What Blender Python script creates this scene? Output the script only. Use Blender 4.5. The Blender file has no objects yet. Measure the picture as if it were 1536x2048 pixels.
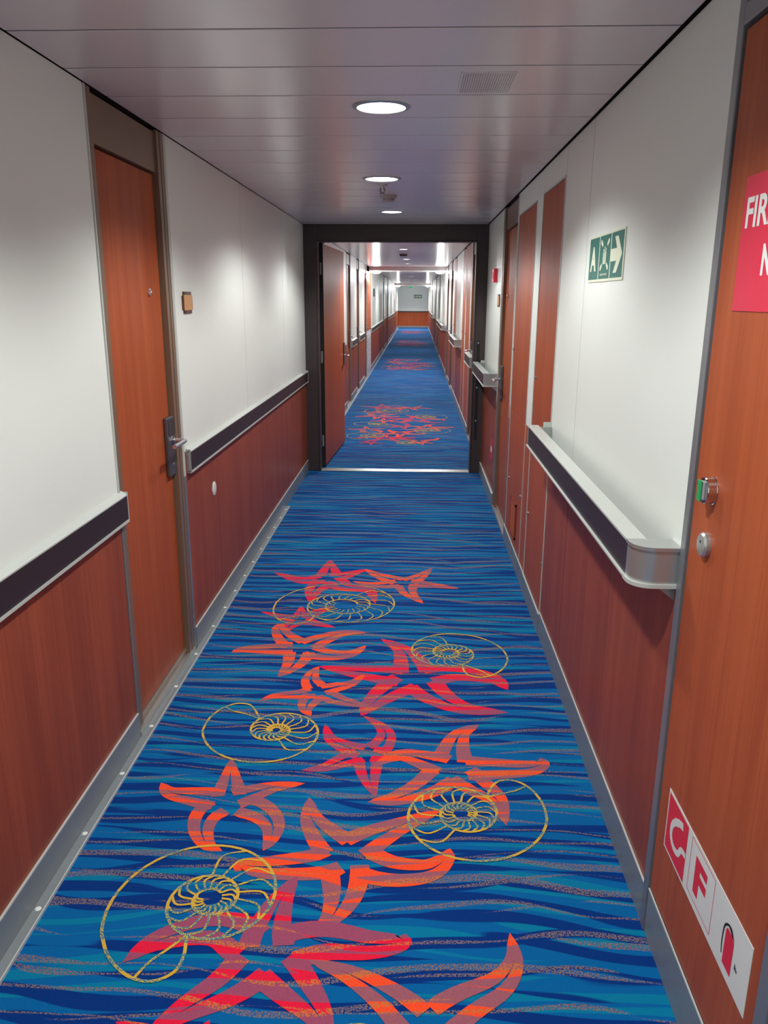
import bpy, bmesh, math, random
from mathutils import Matrix, Vector
random.seed(4)
C = bpy.context.scene.collection
PI = math.pi
XL, XR, CEIL, YB, YE = -0.96, 0.59, 2.10, -2.6, 42.0

# ------------------------------------------------------------------ materials
def mat(name):
    m = bpy.data.materials.new(name); m.use_nodes = True
    nt = m.node_tree
    return m, nt, nt.nodes['Principled BSDF']
def lin(c):
    return tuple(((v/255)/12.92 if v/255 <= 0.04045 else ((v/255+0.055)/1.055)**2.4) for v in c) + (1.0,)
def N(nt, t, **kw):
    n = nt.nodes.new(t)
    for k, v in kw.items(): setattr(n, k, v)
    return n
def L(nt, a, b): nt.links.new(a, b)
def mathn(nt, op, a, b=None, c=None, clamp=False):
    n = N(nt, 'ShaderNodeMath', operation=op); n.use_clamp = clamp
    for i, v in enumerate((a, b, c)):
        if v is None: continue
        if isinstance(v, (int, float)): n.inputs[i].default_value = v
        else: L(nt, v, n.inputs[i])
    return n.outputs[0]
def mixc(nt, f, a, b):
    n = N(nt, 'ShaderNodeMix', data_type='RGBA')
    for i, v in ((0, f), (6, a), (7, b)):
        if isinstance(v, (int, float)): n.inputs[i].default_value = v
        elif isinstance(v, tuple): n.inputs[i].default_value = v
        else: L(nt, v, n.inputs[i])
    return n.outputs[2]
def coords(nt, sc, off=(0, 0, 0)):
    tc = N(nt, 'ShaderNodeNewGeometry'); mp = N(nt, 'ShaderNodeMapping')
    mp.inputs['Scale'].default_value = sc; mp.inputs['Location'].default_value = off
    L(nt, tc.outputs['Position'], mp.inputs['Vector']); return mp.outputs[0]
def noise(nt, vec, scale=1.0, detail=2.0, rough=0.5, dist=0.0):
    n = N(nt, 'ShaderNodeTexNoise'); n.inputs['Scale'].default_value = scale
    n.inputs['Detail'].default_value = detail; n.inputs['Roughness'].default_value = rough
    n.inputs['Distortion'].default_value = dist
    L(nt, vec, n.inputs['Vector']); return n.outputs['Fac']
def plain(name, rgb, rough=0.5, metal=0.0, var=0.06, vs=(3, 3, 3), spec=0.5, coat=0.0):
    m, nt, p = mat(name)
    n = noise(nt, coords(nt, vs), 1.0, 3.0)
    a = lin(rgb); b = tuple(min(1, v*(1-var)) for v in a[:3]) + (1,)
    L(nt, mixc(nt, n, a, b), p.inputs['Base Color'])
    p.inputs['Roughness'].default_value = rough; p.inputs['Metallic'].default_value = metal
    p.inputs['Specular IOR Level'].default_value = spec
    p.inputs['Coat Weight'].default_value = coat
    return m
def emis(name, rgb, s, base=(255, 255, 255)):
    m, nt, p = mat(name)
    p.inputs['Base Color'].default_value = lin(base)
    p.inputs['Emission Color'].default_value = lin(rgb); p.inputs['Emission Strength'].default_value = s
    return m
def woodmat(name, c1, c2, c3, rough=0.3):
    m, nt, p = mat(name)
    v = coords(nt, (16, 16, 0.7)); v2 = coords(nt, (130, 130, 2.2))
    n1 = noise(nt, v, 1.0, 3.0, 0.55, 0.4); n2 = noise(nt, v2, 1.0, 2.0)
    r = N(nt, 'ShaderNodeMapRange'); r.inputs[1].default_value = 0.32; r.inputs[2].default_value = 0.68
    L(nt, n1, r.inputs[0])
    r2 = N(nt, 'ShaderNodeMapRange'); r2.inputs[1].default_value = 0.45; r2.inputs[2].default_value = 0.75
    r2.inputs[4].default_value = 0.45
    L(nt, n2, r2.inputs[0])
    col = mixc(nt, r.outputs[0], lin(c1), lin(c2)); col = mixc(nt, r2.outputs[0], col, lin(c3))
    L(nt, col, p.inputs['Base Color'])
    p.inputs['Roughness'].default_value = rough; p.inputs['Specular IOR Level'].default_value = 0.1
    return m
M = {}
M['cream'] = plain('cream laminate', (231, 236, 229), 0.4, var=0.03, spec=0.45)
M['wood'] = woodmat('cherry laminate', (172, 84, 48), (154, 71, 41), (136, 59, 35), 0.42)
M['woodlow'] = woodmat('cherry wainscot laminate', (154, 75, 51), (132, 62, 45), (112, 52, 39), 0.4)
M['ceil'] = plain('ceiling panel enamel', (212, 206, 206), 0.22, var=0.03, spec=0.5)
M['gap'] = plain('dark gap', (22, 17, 20), 0.8)
M['alu'] = plain('satin aluminium', (186, 190, 188), 0.33, 0.75)
M['alupale'] = plain('pale aluminium trim', (200, 204, 198), 0.4, 0.2)
M['steel'] = plain('brushed steel baseboard', (136, 143, 147), 0.4, 0.25, vs=(4, 60, 60), var=0.15)
M['strip'] = plain('grey post metal', (138, 140, 144), 0.35, 0.5)
M['bright'] = plain('polished lever metal', (225, 226, 228), 0.2, 0.85)
M['slot'] = plain('dark card slot', (58, 54, 58), 0.4)
M['grilledot'] = plain('grille hole grey', (120, 110, 112), 0.6)
M['chrome'] = plain('chrome', (210, 210, 212), 0.12, 1.0)
M['lockplate'] = plain('dark satin lock plate', (106, 104, 108), 0.38, 0.7)
M['bronze'] = plain('brown door frame enamel', (122, 97, 78), 0.38, 0.1)
M['firebrown'] = plain('dark brown fire frame enamel', (60, 48, 47), 0.5)
M['dark'] = plain('dark plum rail vinyl', (40, 29, 34), 0.45)
M['black'] = plain('black rubber', (14, 13, 14), 0.6)
M['brass'] = plain('brass', (226, 158, 88), 0.35, 0.25, var=0.25, vs=(60, 60, 60))
M['brassdark'] = plain('dark bronze', (92, 60, 44), 0.4, 0.3)
M['red'] = plain('safety red', (214, 26, 62), 0.4)
M['redprint'] = plain('red print', (222, 34, 52), 0.45)
M['white'] = plain('white plastic', (226, 228, 222), 0.4)
M['offwhite'] = plain('grey white plastic', (165, 160, 162), 0.5)
M['glow'] = plain('photoluminescent white', (226, 232, 205), 0.5)
M['green'] = plain('safety green', (8, 104, 92), 0.42)
M['tag'] = plain('green plastic', (26, 150, 84), 0.4)
M['louvre'] = plain('pale grey louvre', (176, 182, 196), 0.4)
M['lens'] = emis('lamp lens', (255, 250, 244), 9.0)
M['exit'] = emis('green exit glow', (60, 255, 150), 0.3, (30, 120, 80))

def carpet(name, kind):
    m, nt, p = mat(name)
    geo = N(nt, 'ShaderNodeNewGeometry'); sep = N(nt, 'ShaderNodeSeparateXYZ'); L(nt, geo.outputs['Position'], sep.inputs[0])
    def band(v, lo, hi):
        r = N(nt, 'ShaderNodeMapRange', interpolation_type='SMOOTHSTEP'); r.inputs[1].default_value = lo; r.inputs[2].default_value = hi
        L(nt, v, r.inputs[0]); return r.outputs[0]
    x_, y_ = sep.outputs[0], sep.outputs[1]
    def vec2(a, b, c):
        cb = N(nt, 'ShaderNodeCombineXYZ')
        for i, v in enumerate((a, b, c)):
            if isinstance(v, (int, float)): cb.inputs[i].default_value = v
            else: L(nt, v, cb.inputs[i])
        return cb.outputs[0]
    def waves(period, amp, fx, fy, off, fw):
        """distance 0..1 from the nearest wavy stripe centre, and a width noise that differs from stripe to stripe"""
        n = noise(nt, vec2(mathn(nt, 'MULTIPLY', x_, fx), mathn(nt, 'MULTIPLY', y_, fy), off), 1.0, 1.0, 0.4)
        ph = mathn(nt, 'DIVIDE', mathn(nt, 'ADD', y_, mathn(nt, 'MULTIPLY', n, amp)), period)
        tri = mathn(nt, 'MULTIPLY', mathn(nt, 'ABSOLUTE', mathn(nt, 'SUBTRACT', mathn(nt, 'FRACT', ph), 0.5)), 2.0)
        wn = noise(nt, vec2(mathn(nt, 'MULTIPLY', x_, fw), mathn(nt, 'MULTIPLY', ph, 1.35), off+7.7), 1.0, 0.0)
        return tri, wn
    t1, w1 = waves(0.064, 0.16, 1.5, 1.6, 3.1, 2.1)
    t2, w2 = waves(0.083, 0.26, 1.9, 1.5, 11.3, 1.6)
    t3, w3 = waves(0.047, 0.20, 1.3, 2.0, 23.9, 2.4)
    t4, w4 = waves(0.110, 0.30, 1.6, 1.3, 41.7, 1.8)
    def mask(t, w, k, lo, soft):
        return mathn(nt, 'SUBTRACT', 1.0, band(mathn(nt, 'SUBTRACT', t, mathn(nt, 'MULTIPLY', mathn(nt, 'SUBTRACT', w, lo), k)), -soft, soft))
    navy = mathn(nt, 'MAXIMUM', mask(t1, w1, 2.0, 0.34, 0.04), mask(t4, w4, 1.5, 0.46, 0.03))
    teal = mask(t3, w3, 2.2, 0.42, 0.08)
    spk = noise(nt, coords(nt, (1, 1, 1)), 210.0, 1.0)
    spk2 = noise(nt, coords(nt, (1, 1, 1), (4, 9, 2)), 320.0, 0.0)
    ln = mathn(nt, 'MAXIMUM', mask(t2, w2, 0.95, 0.38, 0.035), mask(t4, w3, 0.5, 0.42, 0.03))
    taupe = mathn(nt, 'MULTIPLY', ln, band(spk, 0.40, 0.56))
    if kind == 'base':
        col = mixc(nt, teal, lin((0, 92, 156)), lin((0, 116, 156)))
        col = mixc(nt, navy, col, lin((0, 44, 118)))
        tc = mixc(nt, band(spk2, 0.45, 0.6), lin((138, 112, 108)), lin((92, 84, 98)))
        col = mixc(nt, taupe, col, tc)
    elif kind in ('orange', 'crimson'):
        hot = lin((255, 76, 34)) if kind == 'orange' else lin((236, 22, 56))
        mauve = lin((158, 88, 100)) if kind == 'orange' else lin((158, 72, 100))
        hotm = navy
        col = mixc(nt, hotm, mauve, hot)
        col = mixc(nt, taupe, col, lin((206, 112, 56)))
    else:
        col = mixc(nt, band(spk2, 0.46, 0.6), lin((70, 120, 140)), lin((206, 172, 48)))
        col = mixc(nt, mathn(nt, 'MULTIPLY', navy, 0.8), col, lin((226, 176, 36)))
    fine = noise(nt, coords(nt, (1, 1, 1), (1, 2, 3)), 420.0, 1.0)
    col = mixc(nt, mathn(nt, 'MULTIPLY', band(fine, 0.35, 0.7), 0.22), col, lin((10, 30, 60)))
    L(nt, col, p.inputs['Base Color'])
    p.inputs['Roughness'].default_value = 0.95; p.inputs['Specular IOR Level'].default_value = 0.06
    p.inputs['Sheen Weight'].default_value = 0.1; p.inputs['Sheen Tint'].default_value = (0.3, 0.72, 0.95, 1)
    b = N(nt, 'ShaderNodeBump'); b.inputs['Strength'].default_value = 0.35; b.inputs['Distance'].default_value = 0.003
    L(nt, fine, b.inputs['Height']); L(nt, b.outputs[0], p.inputs['Normal'])
    return m
for k in ('base', 'orange', 'crimson', 'shell'): M['carpet_'+k] = carpet('carpet '+k, k)

# ------------------------------------------------------------------ mesh helpers
OFF = {}
class MB:
    """collects faces in world coordinates and links them as one mesh object"""
    def __init__(s): s.v, s.f, s.m, s.mats = [], [], [], []
    def mi(s, m):
        if m not in s.mats: s.mats.append(m)
        return s.mats.index(m)
    def face(s, pts, m):
        b = len(s.v); s.v += [tuple(p) for p in pts]; s.f.append(tuple(range(b, b+len(pts)))); s.m.append(s.mi(m)); return s
    def box(s, x0, x1, y0, y1, z0, z1, m):
        x0, x1 = sorted((x0, x1)); y0, y1 = sorted((y0, y1)); z0, z1 = sorted((z0, z1))
        b = len(s.v)
        s.v += [(x, y, z) for x in (x0, x1) for y in (y0, y1) for z in (z0, z1)]
        for q in ((0, 1, 3, 2), (4, 6, 7, 5), (0, 4, 5, 1), (2, 3, 7, 6), (0, 2, 6, 4), (1, 5, 7, 3)):
            s.f.append(tuple(b+i for i in q)); s.m.append(s.mi(m))
        return s
    def prism(s, ring0, ring1, m, caps=True):
        b, n = len(s.v), len(ring0); s.v += [tuple(p) for p in ring0] + [tuple(p) for p in ring1]; k = s.mi(m)
        for i in range(n):
            j = (i+1) % n; s.f.append((b+i, b+j, b+n+j, b+n+i)); s.m.append(k)
        if caps:
            s.f.append(tuple(b+i for i in reversed(range(n)))); s.m.append(k)
            s.f.append(tuple(b+n+i for i in range(n))); s.m.append(k)
        return s
    def lathe(s, c, axis, prof, m, n=28):
        """prof: list of (radius, distance along axis)"""
        a = Vector(axis).normalized(); u = a.orthogonal().normalized(); w = a.cross(u); c = Vector(c)
        rings = [[c + a*h + (u*math.cos(2*PI*i/n) + w*math.sin(2*PI*i/n))*r for i in range(n)] for r, h in prof]
        b = len(s.v); k = s.mi(m)
        for r in rings: s.v += [tuple(p) for p in r]
        for q in range(len(rings)-1):
            for i in range(n):
                j = (i+1) % n; s.f.append((b+q*n+i, b+q*n+j, b+(q+1)*n+j, b+(q+1)*n+i)); s.m.append(k)
        s.f.append(tuple(b+i for i in reversed(range(n)))); s.m.append(k)
        e = b+(len(rings)-1)*n; s.f.append(tuple(e+i for i in range(n))); s.m.append(k)
        return s
    def tube(s, pts, r, m, n=12):
        pts = [Vector(p) for p in pts]; rings = []
        for i, p in enumerate(pts):
            d = (pts[min(i+1, len(pts)-1)] - pts[max(i-1, 0)]).normalized()
            u = d.cross(Vector((0, 0, 1))) if abs(d.z) < 0.9 else d.cross(Vector((1, 0, 0)))
            u.normalize(); w = d.cross(u)
            rings.append([p + (u*math.cos(2*PI*k/n) + w*math.sin(2*PI*k/n))*r for k in range(n)])
        b = len(s.v); k = s.mi(m)
        for r_ in rings: s.v += [tuple(p) for p in r_]
        for q in range(len(rings)-1):
            for i in range(n):
                j = (i+1) % n; s.f.append((b+q*n+i, b+q*n+j, b+(q+1)*n+j, b+(q+1)*n+i)); s.m.append(k)
        s.f.append(tuple(b+i for i in reversed(range(n)))); s.m.append(k)
        e = b+(len(rings)-1)*n; s.f.append(tuple(e+i for i in range(n))); s.m.append(k)
        return s
    def build(s, name, parent=None, bevel=0.0, smooth=False):
        off = Vector(OFF.get(parent.name, (0, 0, 0))) if parent else Vector((0, 0, 0))
        me = bpy.data.meshes.new(name)
        me.from_pydata([tuple(Vector(p)-off) for p in s.v], [], s.f)
        for m in s.mats: me.materials.append(M[m])
        me.polygons.foreach_set('material_index', s.m)
        bm = bmesh.new(); bm.from_mesh(me); bmesh.ops.recalc_face_normals(bm, faces=bm.faces); bm.to_mesh(me); bm.free()
        if smooth:
            me.polygons.foreach_set('use_smooth', [True]*len(me.polygons)); me.set_sharp_from_angle(angle=math.radians(38))
        o = bpy.data.objects.new(name, me); C.objects.link(o)
        OFF[o.name] = tuple(off)
        if parent: o.parent = parent
        if bevel:
            b = o.modifiers.new('edge', 'BEVEL'); b.width = bevel; b.segments = 2; b.limit_method = 'ANGLE'; b.angle_limit = math.radians(40)
        return o
def tag(o, label=None, cat=None, group=None, kind=None):
    for k, v in (('label', label), ('category', cat), ('group', group), ('kind', kind)):
        if v: o[k] = v
    return o
def thing(name, loc, label=None, cat=None, group=None, kind=None):
    o = bpy.data.objects.new(name, None); C.objects.link(o); o.location = loc; OFF[o.name] = tuple(loc)
    o.empty_display_size = 0.05
    return tag(o, label, cat, group, kind)
class Side:
    """left / right wall: d is the distance out of the wall face into the corridor"""
    def __init__(s, x, sg): s.x, s.sg = x, sg
    def X(s, d): return s.x + s.sg*d
    def box(s, mb, d0, d1, y0, y1, z0, z1, m): return mb.box(s.X(d0), s.X(d1), y0, y1, z0, z1, m)
LS, RS = Side(XL, 1), Side(XR, -1)
STARS=[
 ('R',(-0.467, 4.102),[[(-0.613, 4.063), (-0.794, 4.184)], [(-0.495, 4.412)], [(-0.377, 4.156), (-0.262, 4.264)], [(-0.372, 3.974), (-0.235, 3.921), (-0.189, 3.739)], [(-0.526, 3.906), (-0.525, 3.735)]]),
 ('O',(-0.045, 4.046),[[(0.035, 4.146), (0.111, 4.301)], [(0.095, 4.022), (0.251, 3.977)], [(-0.018, 3.889), (0.055, 3.752)], [(-0.181, 4.15), (-0.279, 4.263)], [(-0.205, 4.006), (-0.332, 4.054)]]),
 ('R',(-0.544, 3.508),[[(-0.641, 3.546), (-0.756, 3.603)], [(-0.562, 3.686)], [(-0.461, 3.47), (-0.36, 3.422)], [(-0.461, 3.625), (-0.397, 3.694)], [(-0.59, 3.416), (-0.588, 3.33)]]),
 ('O',(-0.494, 3.195),[[(-0.606, 3.179), (-0.741, 3.167), (-0.795, 3.129)], [(-0.578, 3.297), (-0.63, 3.408), (-0.615, 3.462)], [(-0.42, 3.284), (-0.317, 3.366), (-0.208, 3.378)], [(-0.38, 3.135), (-0.271, 3.145), (-0.203, 3.236)], [(-0.497, 3.065), (-0.52, 2.979), (-0.55, 2.915)]]),
 ('R',(0.016, 2.934),[[(-0.002, 3.076), (-0.045, 3.208), (-0.141, 3.309)], [(-0.151, 2.966), (-0.279, 2.991), (-0.392, 3.018)], [(0.172, 2.987), (0.335, 2.941), (0.388, 2.85)], [(0.097, 2.791), (0.207, 2.695), (0.372, 2.67)], [(-0.078, 2.827), (-0.148, 2.716), (-0.186, 2.62)]]),
 ('O',(-0.368, 2.805),[[(-0.409, 2.887), (-0.41, 2.962), (-0.392, 3.018)], [(-0.315, 2.832), (-0.238, 2.878), (-0.191, 2.964)], [(-0.432, 2.773), (-0.528, 2.756), (-0.589, 2.714)], [(-0.396, 2.711), (-0.398, 2.654), (-0.373, 2.611)], [(-0.296, 2.744), (-0.215, 2.709), (-0.146, 2.685)]]),
 ('R',(-0.146, 2.372),[[(-0.209, 2.4), (-0.281, 2.457), (-0.314, 2.557)], [(-0.102, 2.421), (-0.087, 2.5), (-0.121, 2.566), (-0.178, 2.621)], [(-0.22, 2.329), (-0.283, 2.282), (-0.359, 2.261)], [(-0.136, 2.261), (-0.124, 2.192), (-0.105, 2.131)], [(-0.077, 2.36), (-0.034, 2.338)]]),
 ('O',(0.142, 2.297),[[(0.151, 2.408), (0.182, 2.513), (0.252, 2.578)], [(0.06, 2.337), (-0.034, 2.365), (-0.125, 2.298)], [(0.05, 2.187), (-0.045, 2.123), (-0.13, 2.102)], [(0.251, 2.302), (0.384, 2.308), (0.445, 2.337), (0.444, 2.373)], [(0.218, 2.203), (0.275, 2.128), (0.29, 2.009)]]),
 ('O',(-0.563, 2.091),[[(-0.583, 2.198), (-0.605, 2.317)], [(-0.672, 2.106), (-0.757, 2.123), (-0.801, 2.171)], [(-0.503, 2.127), (-0.43, 2.167), (-0.337, 2.19)], [(-0.456, 2.044), (-0.405, 1.981), (-0.399, 1.915), (-0.412, 1.867)], [(-0.611, 2.023), (-0.61, 1.949), (-0.575, 1.885), (-0.526, 1.86)]]),
 ('O',(-0.18, 1.866),[[(-0.244, 1.939), (-0.295, 2.021), (-0.313, 2.118)], [(-0.101, 1.939), (-0.012, 2.004), (0.102, 2.076)], [(-0.064, 1.807), (0.046, 1.808), (0.102, 1.855), (0.118, 1.903)], [(-0.169, 1.727), (-0.187, 1.643), (-0.226, 1.586)], [(-0.251, 1.822), (-0.38, 1.802), (-0.454, 1.805), (-0.472, 1.779)]]),
 ('R',(-0.337, 1.507),[[(-0.343, 1.583), (-0.33, 1.684), (-0.3, 1.773)], [(-0.465, 1.581), (-0.602, 1.54), (-0.669, 1.47)], [(-0.215, 1.555), (-0.096, 1.548), (-0.017, 1.558), (-0.004, 1.586)], [(-0.402, 1.42), (-0.486, 1.351), (-0.553, 1.287)], [(-0.253, 1.42), (-0.193, 1.352), (-0.158, 1.282)]]),
 ('O',(0.041, 1.32),[[(0.125, 1.391), (0.214, 1.45), (0.254, 1.519), (0.253, 1.601)], [(-0.036, 1.397), (-0.131, 1.459), (-0.235, 1.497)], [(0.123, 1.261), (0.201, 1.222)], [(-0.011, 1.244), (-0.068, 1.169)], [(0.07, 1.216), (0.087, 1.137)]]),
 ('R',(-0.49, 1.223),[[(-0.543, 1.288), (-0.628, 1.314)], [(-0.443, 1.275), (-0.425, 1.329)], [(-0.41, 1.195), (-0.324, 1.168)], [(-0.468, 1.151), (-0.469, 1.094)], [(-0.544, 1.199), (-0.594, 1.146)]]),
]
SHELLS=[
 ((-0.347, 3.704),0.351,0.252,3.079,-1),
 ((0.165, 3.177),0.259,0.168,-0.258,1),
 ((-0.488, 2.504),0.263,0.153,-3.092,1),
 ((0.162, 2.059),0.254,0.162,-0.047,-1),
 ((-0.513, 1.678),0.270,0.174,-2.656,-1),
 ((-0.092, 1.241),0.133,0.101,-0.121,-1),
]
# ------------------------------------------------------------------ camera
cam = bpy.data.objects.new('camera', bpy.data.cameras.new('camera')); C.objects.link(cam)
cam.data.sensor_width = 36; cam.data.lens = 27.5; cam.data.clip_start = 0.02
R = Matrix(((0.99916217, -0.01532157, 0.03794999), (0.0406512, 0.2642328, -0.96360184), (0.00473626, 0.96433722, 0.26463426)))
cam.matrix_world = Matrix.Translation((0, 0, 1.514)) @ R.to_4x4()
bpy.context.scene.camera = cam

# ------------------------------------------------------------------ carpet floor with starfish and nautilus medallions
def spline(pts, n=16):
    pts = [Vector((*p, 0)) for p in pts]
    if len(pts) == 2: pts.insert(1, (pts[0]+pts[1])/2)
    P = [2*pts[0]-pts[1]] + pts + [2*pts[-1]-pts[-2]]; out = []
    segs = len(pts)-1
    for i in range(n+1):
        t = i/n*segs; k = min(int(t), segs-1); t -= k
        a, b, c, d = P[k:k+4]
        out.append(0.5*((2*b) + (c-a)*t + (2*a-5*b+4*c-d)*t*t + (3*b-a-3*c+d)*t**3))
    return out
def strip(mb, pl, a, b, z, m):
    """ribbon along pl between signed offsets a(i), b(i)"""
    n = len(pl)
    nor = []
    for i in range(n):
        d = pl[min(i+1, n-1)] - pl[max(i-1, 0)]; d.normalize(); nor.append(Vector((-d.y, d.x, 0)))
    base = len(mb.v); k = mb.mi(m)
    for i in range(n):
        for q in (a[i], b[i]):
            p = pl[i] + nor[i]*q; mb.v.append((p.x, p.y, z))
    for i in range(n-1):
        mb.f.append((base+2*i, base+2*i+1, base+2*i+3, base+2*i+2)); mb.m.append(k)
def medallion(mb, dy, simple=False):
    slim = 1.0 if dy == 0 else 0.82
    for si, (kind, c, arms) in enumerate(STARS):
        m = 'carpet_crimson' if kind == 'R' else 'carpet_orange'
        lens = []
        for arm in arms:
            pl = spline([c]+arm, 9 if simple else 18); lens.append(sum((pl[i+1]-pl[i]).length for i in range(len(pl)-1)))
        Ravg = sum(lens)/len(lens)
        for ai, arm in enumerate(arms):
            pl = [p+Vector((0, dy, 0)) for p in spline([c]+arm, 9 if simple else 18)]
            n = len(pl); wo, gp = [], []
            for i in range(n):
                t = i/(n-1)
                w = Ravg*(0.225*(1-t)**0.95*min(1, 0.66+t*2.0) + 0.024)*min(1, ((1-t)*9)**0.5 if t > 0.88 else 1)
                g = max(0.0, 0.27*(1-t/0.74))*w
                wo.append(w*slim); gp.append(g*slim)
            k0 = max(1, int(0.13*(n-1)))
            z = 0.0003 + si*0.0001 + ai*0.000016
            P_, W_, G_ = pl[k0:], wo[k0:], gp[k0:]
            strip(mb, P_, G_, W_, z, m); strip(mb, P_, [-g for g in G_], [-w for w in W_], z+0.000008, m)
    for si, (c, R0, R1, a0, sg) in enumerate(SHELLS):
        z = 0.0017 + si*0.00008
        k = math.log(R0/R1)/PI; cv = Vector((*c, 0)) + Vector((0, dy, 0))
        def P(th, q=1.0):
            r = R0*math.exp(-k*th)*q; ang = a0 + sg*th
            return cv + Vector((math.cos(ang), math.sin(ang), 0))*r
        zc = [z]
        def line(pl, w):
            zc[0] += 0.0000015; strip(mb, pl, [w]*len(pl), [-w]*len(pl), zc[0], 'carpet_shell')
        st = 40 if simple else 110
        def Q(th, q):
            ang = a0 + sg*th
            return (cv.x + math.cos(ang)*R0*q, cv.y + math.sin(ang)*R0*q)
        line([P(4.9*PI*i/st) for i in range(st+1)], 0.0042)
        # rounded aperture hook, then the inner side of its tear-drop mouth
        ct = math.exp(-k*(2*PI-0.85))
        line(spline([Q(0, 1), Q(-0.3, 1.02), Q(-0.6, 1.03), Q(-0.82, 0.99), Q(-0.97, 0.86), Q(-0.99, 0.68), Q(-0.86, ct)], 30), 0.0042)
        line(spline([Q(-0.66, 1.02), Q(-0.66, 0.84), Q(-0.74, 0.64), Q(-0.86, ct)], 14), 0.0036)
        # septa
        if simple: continue
        for q in range(34):
            th = 0.75*PI + q*0.345
            if th > 4.3*PI: break
            a, b = P(th), P(th+2*PI-0.5)
            d = (b-a); nrm = Vector((-d.y, d.x, 0))*(0.30*sg)
            m1 = a + d*0.45 + nrm; 
            line(spline([(a.x, a.y), (m1.x, m1.y), (b.x, b.y)], 7), 0.0032)
fl = MB(); fl.box(-1.15, 0.75, YB, YE+0.1, -0.06, 0, 'carpet_base')
for i, dy in enumerate((0, 7.1, 15.95, 24.8, 33.65)): medallion(fl, dy, i > 1)
tag(fl.build('floor'), kind='structure')

# ------------------------------------------------------------------ ceiling
mb = MB(); mb.box(-1.15, 0.75, YB, YE+0.1, 2.112, 2.16, 'gap')
y = 1.99 - 0.305*15
while y < YE:
    mb.box(-0.955, 0.579, y+0.0042, min(y+0.305-0.0042, YE), 2.1, 2.11, 'ceil'); mb.box(-0.955, 0.579, y-0.0042, y+0.0042, 2.1012, 2.11, 'gap'); y += 0.305
tag(mb.build('ceiling', bevel=0.0022), kind='structure')

# ------------------------------------------------------------------ walls
def seg(mb, S, y0, y1, up=(), low=(), split=0.885, lowm='woodlow'):
    for z0, z1, br, m in ((split, 2.1, up, 'cream'), (0.0, split-0.002, low, lowm)):
        ys = [y0] + sorted(br) + [y1]
        for a, b in zip(ys, ys[1:]):
            S.box(mb, -0.03, 0, a + (0.0028 if a != y0 else 0), b - (0.0028 if b != y1 else 0), z0, z1, m)
        for b in br: S.box(mb, -0.012, -0.0008, b-0.0026, b+0.0026, z0, z1, 'gap')
def backing(mb, S): S.box(mb, -0.15, -0.08, YB, YE+0.1, -0.05, 2.14, 'gap')
wl = MB(); backing(wl, LS)
seg(wl, LS, YB, 2.425, up=(-1.2, 0.7), low=(-1.2, 0.7))
seg(wl, LS, 3.168, 6.88, up=(4.46, 5.78), low=(5.78,))
seg(wl, LS, 8.45, 11.0, up=(9.7,)); seg(wl, LS, 11.72, 12.82); seg(wl, LS, 13.42, 14.72); seg(wl, LS, 16.85, 23.0, up=(18.2, 19.6, 21.2), low=(19.6,))
seg(wl, LS, 23.72, 26.3); seg(wl, LS, 27.0, 34.3, up=(29, 31, 33)); seg(wl, LS, 35.05, YE, up=(37, 39))
LS.box(wl, -0.075, -0.07, 7.02, 8.45, 0, 2.1, 'firebrown')  # recess behind the open leaf, painted dark to stand for the shade there
tag(wl.build('wall_left', bevel=0.0012), kind='structure')
wr = MB(); backing(wr, RS)
seg(wr, RS, YB, 1.028, up=(-0.5,), low=(-0.5,))
RS.box(wr, -0.03, 0, 1.075, 1.622, 2.03, 2.1, 'cream')
seg(wr, RS, 1.657, 3.392, up=(2.905,), low=(2.925,), split=0.9)
RS.box(wr, -0.03, 0, 3.398, 3.965, 1.992, 2.1, 'cream')                 # above the lockers
RS.box(wr, -0.03, 0, 3.970, 4.160, 0.865, 2.1, 'cream'); RS.box(wr, -0.03, 0, 3.970, 4.160, 0, 0.862, 'wood')
RS.box(wr, -0.03, 0, 4.164, 4.866, 1.984, 2.1, 'cream')
RS.box(wr, -0.03, 0, 4.870, 4.905, 0.865, 2.1, 'cream'); RS.box(wr, -0.03, 0, 4.870, 4.905, 0, 0.862, 'wood')
seg(wr, RS, 5.712, 6.88, low=(6.42,))
seg(wr, RS, 7.02, 8.15); seg(wr, RS, 8.85, 8.95); seg(wr, RS, 9.72, 9.84, lowm='wood'); seg(wr, RS, 10.42, 12.1, up=(11.2,)); seg(wr, RS, 12.78, 13.3); seg(wr, RS, 14.02, 15.0)
seg(wr, RS, 15.75, 20.6, up=(17, 18.4), low=(18.4,)); seg(wr, RS, 21.35, 24.4); seg(wr, RS, 25.1, 31.0, up=(27, 29)); seg(wr, RS, 31.7, YE, up=(34, 36, 38))
tag(wr.build('wall_right', bevel=0.0012), kind='structure')
mb = MB(); mb.box(-1.15, 0.75, YE, YE+0.1, 0.83, 2.14, 'cream'); mb.box(-1.15, 0.75, YE-0.004, YE+0.1, 0, 0.78, 'wood'); mb.box(-1.15, 0.75, YE-0.02, YE+0.1, 0.775, 0.835, 'dark'); mb.box(-0.96, 0.59, YE-0.012, YE, 0, 0.08, 'steel')
tag(mb.build('wall_far'), kind='structure')
mb = MB(); mb.box(-1.15, 0.75, YB-0.1, YB, -0.05, 2.14, 'cream'); tag(mb.build('wall_near'), kind='structure')

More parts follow.
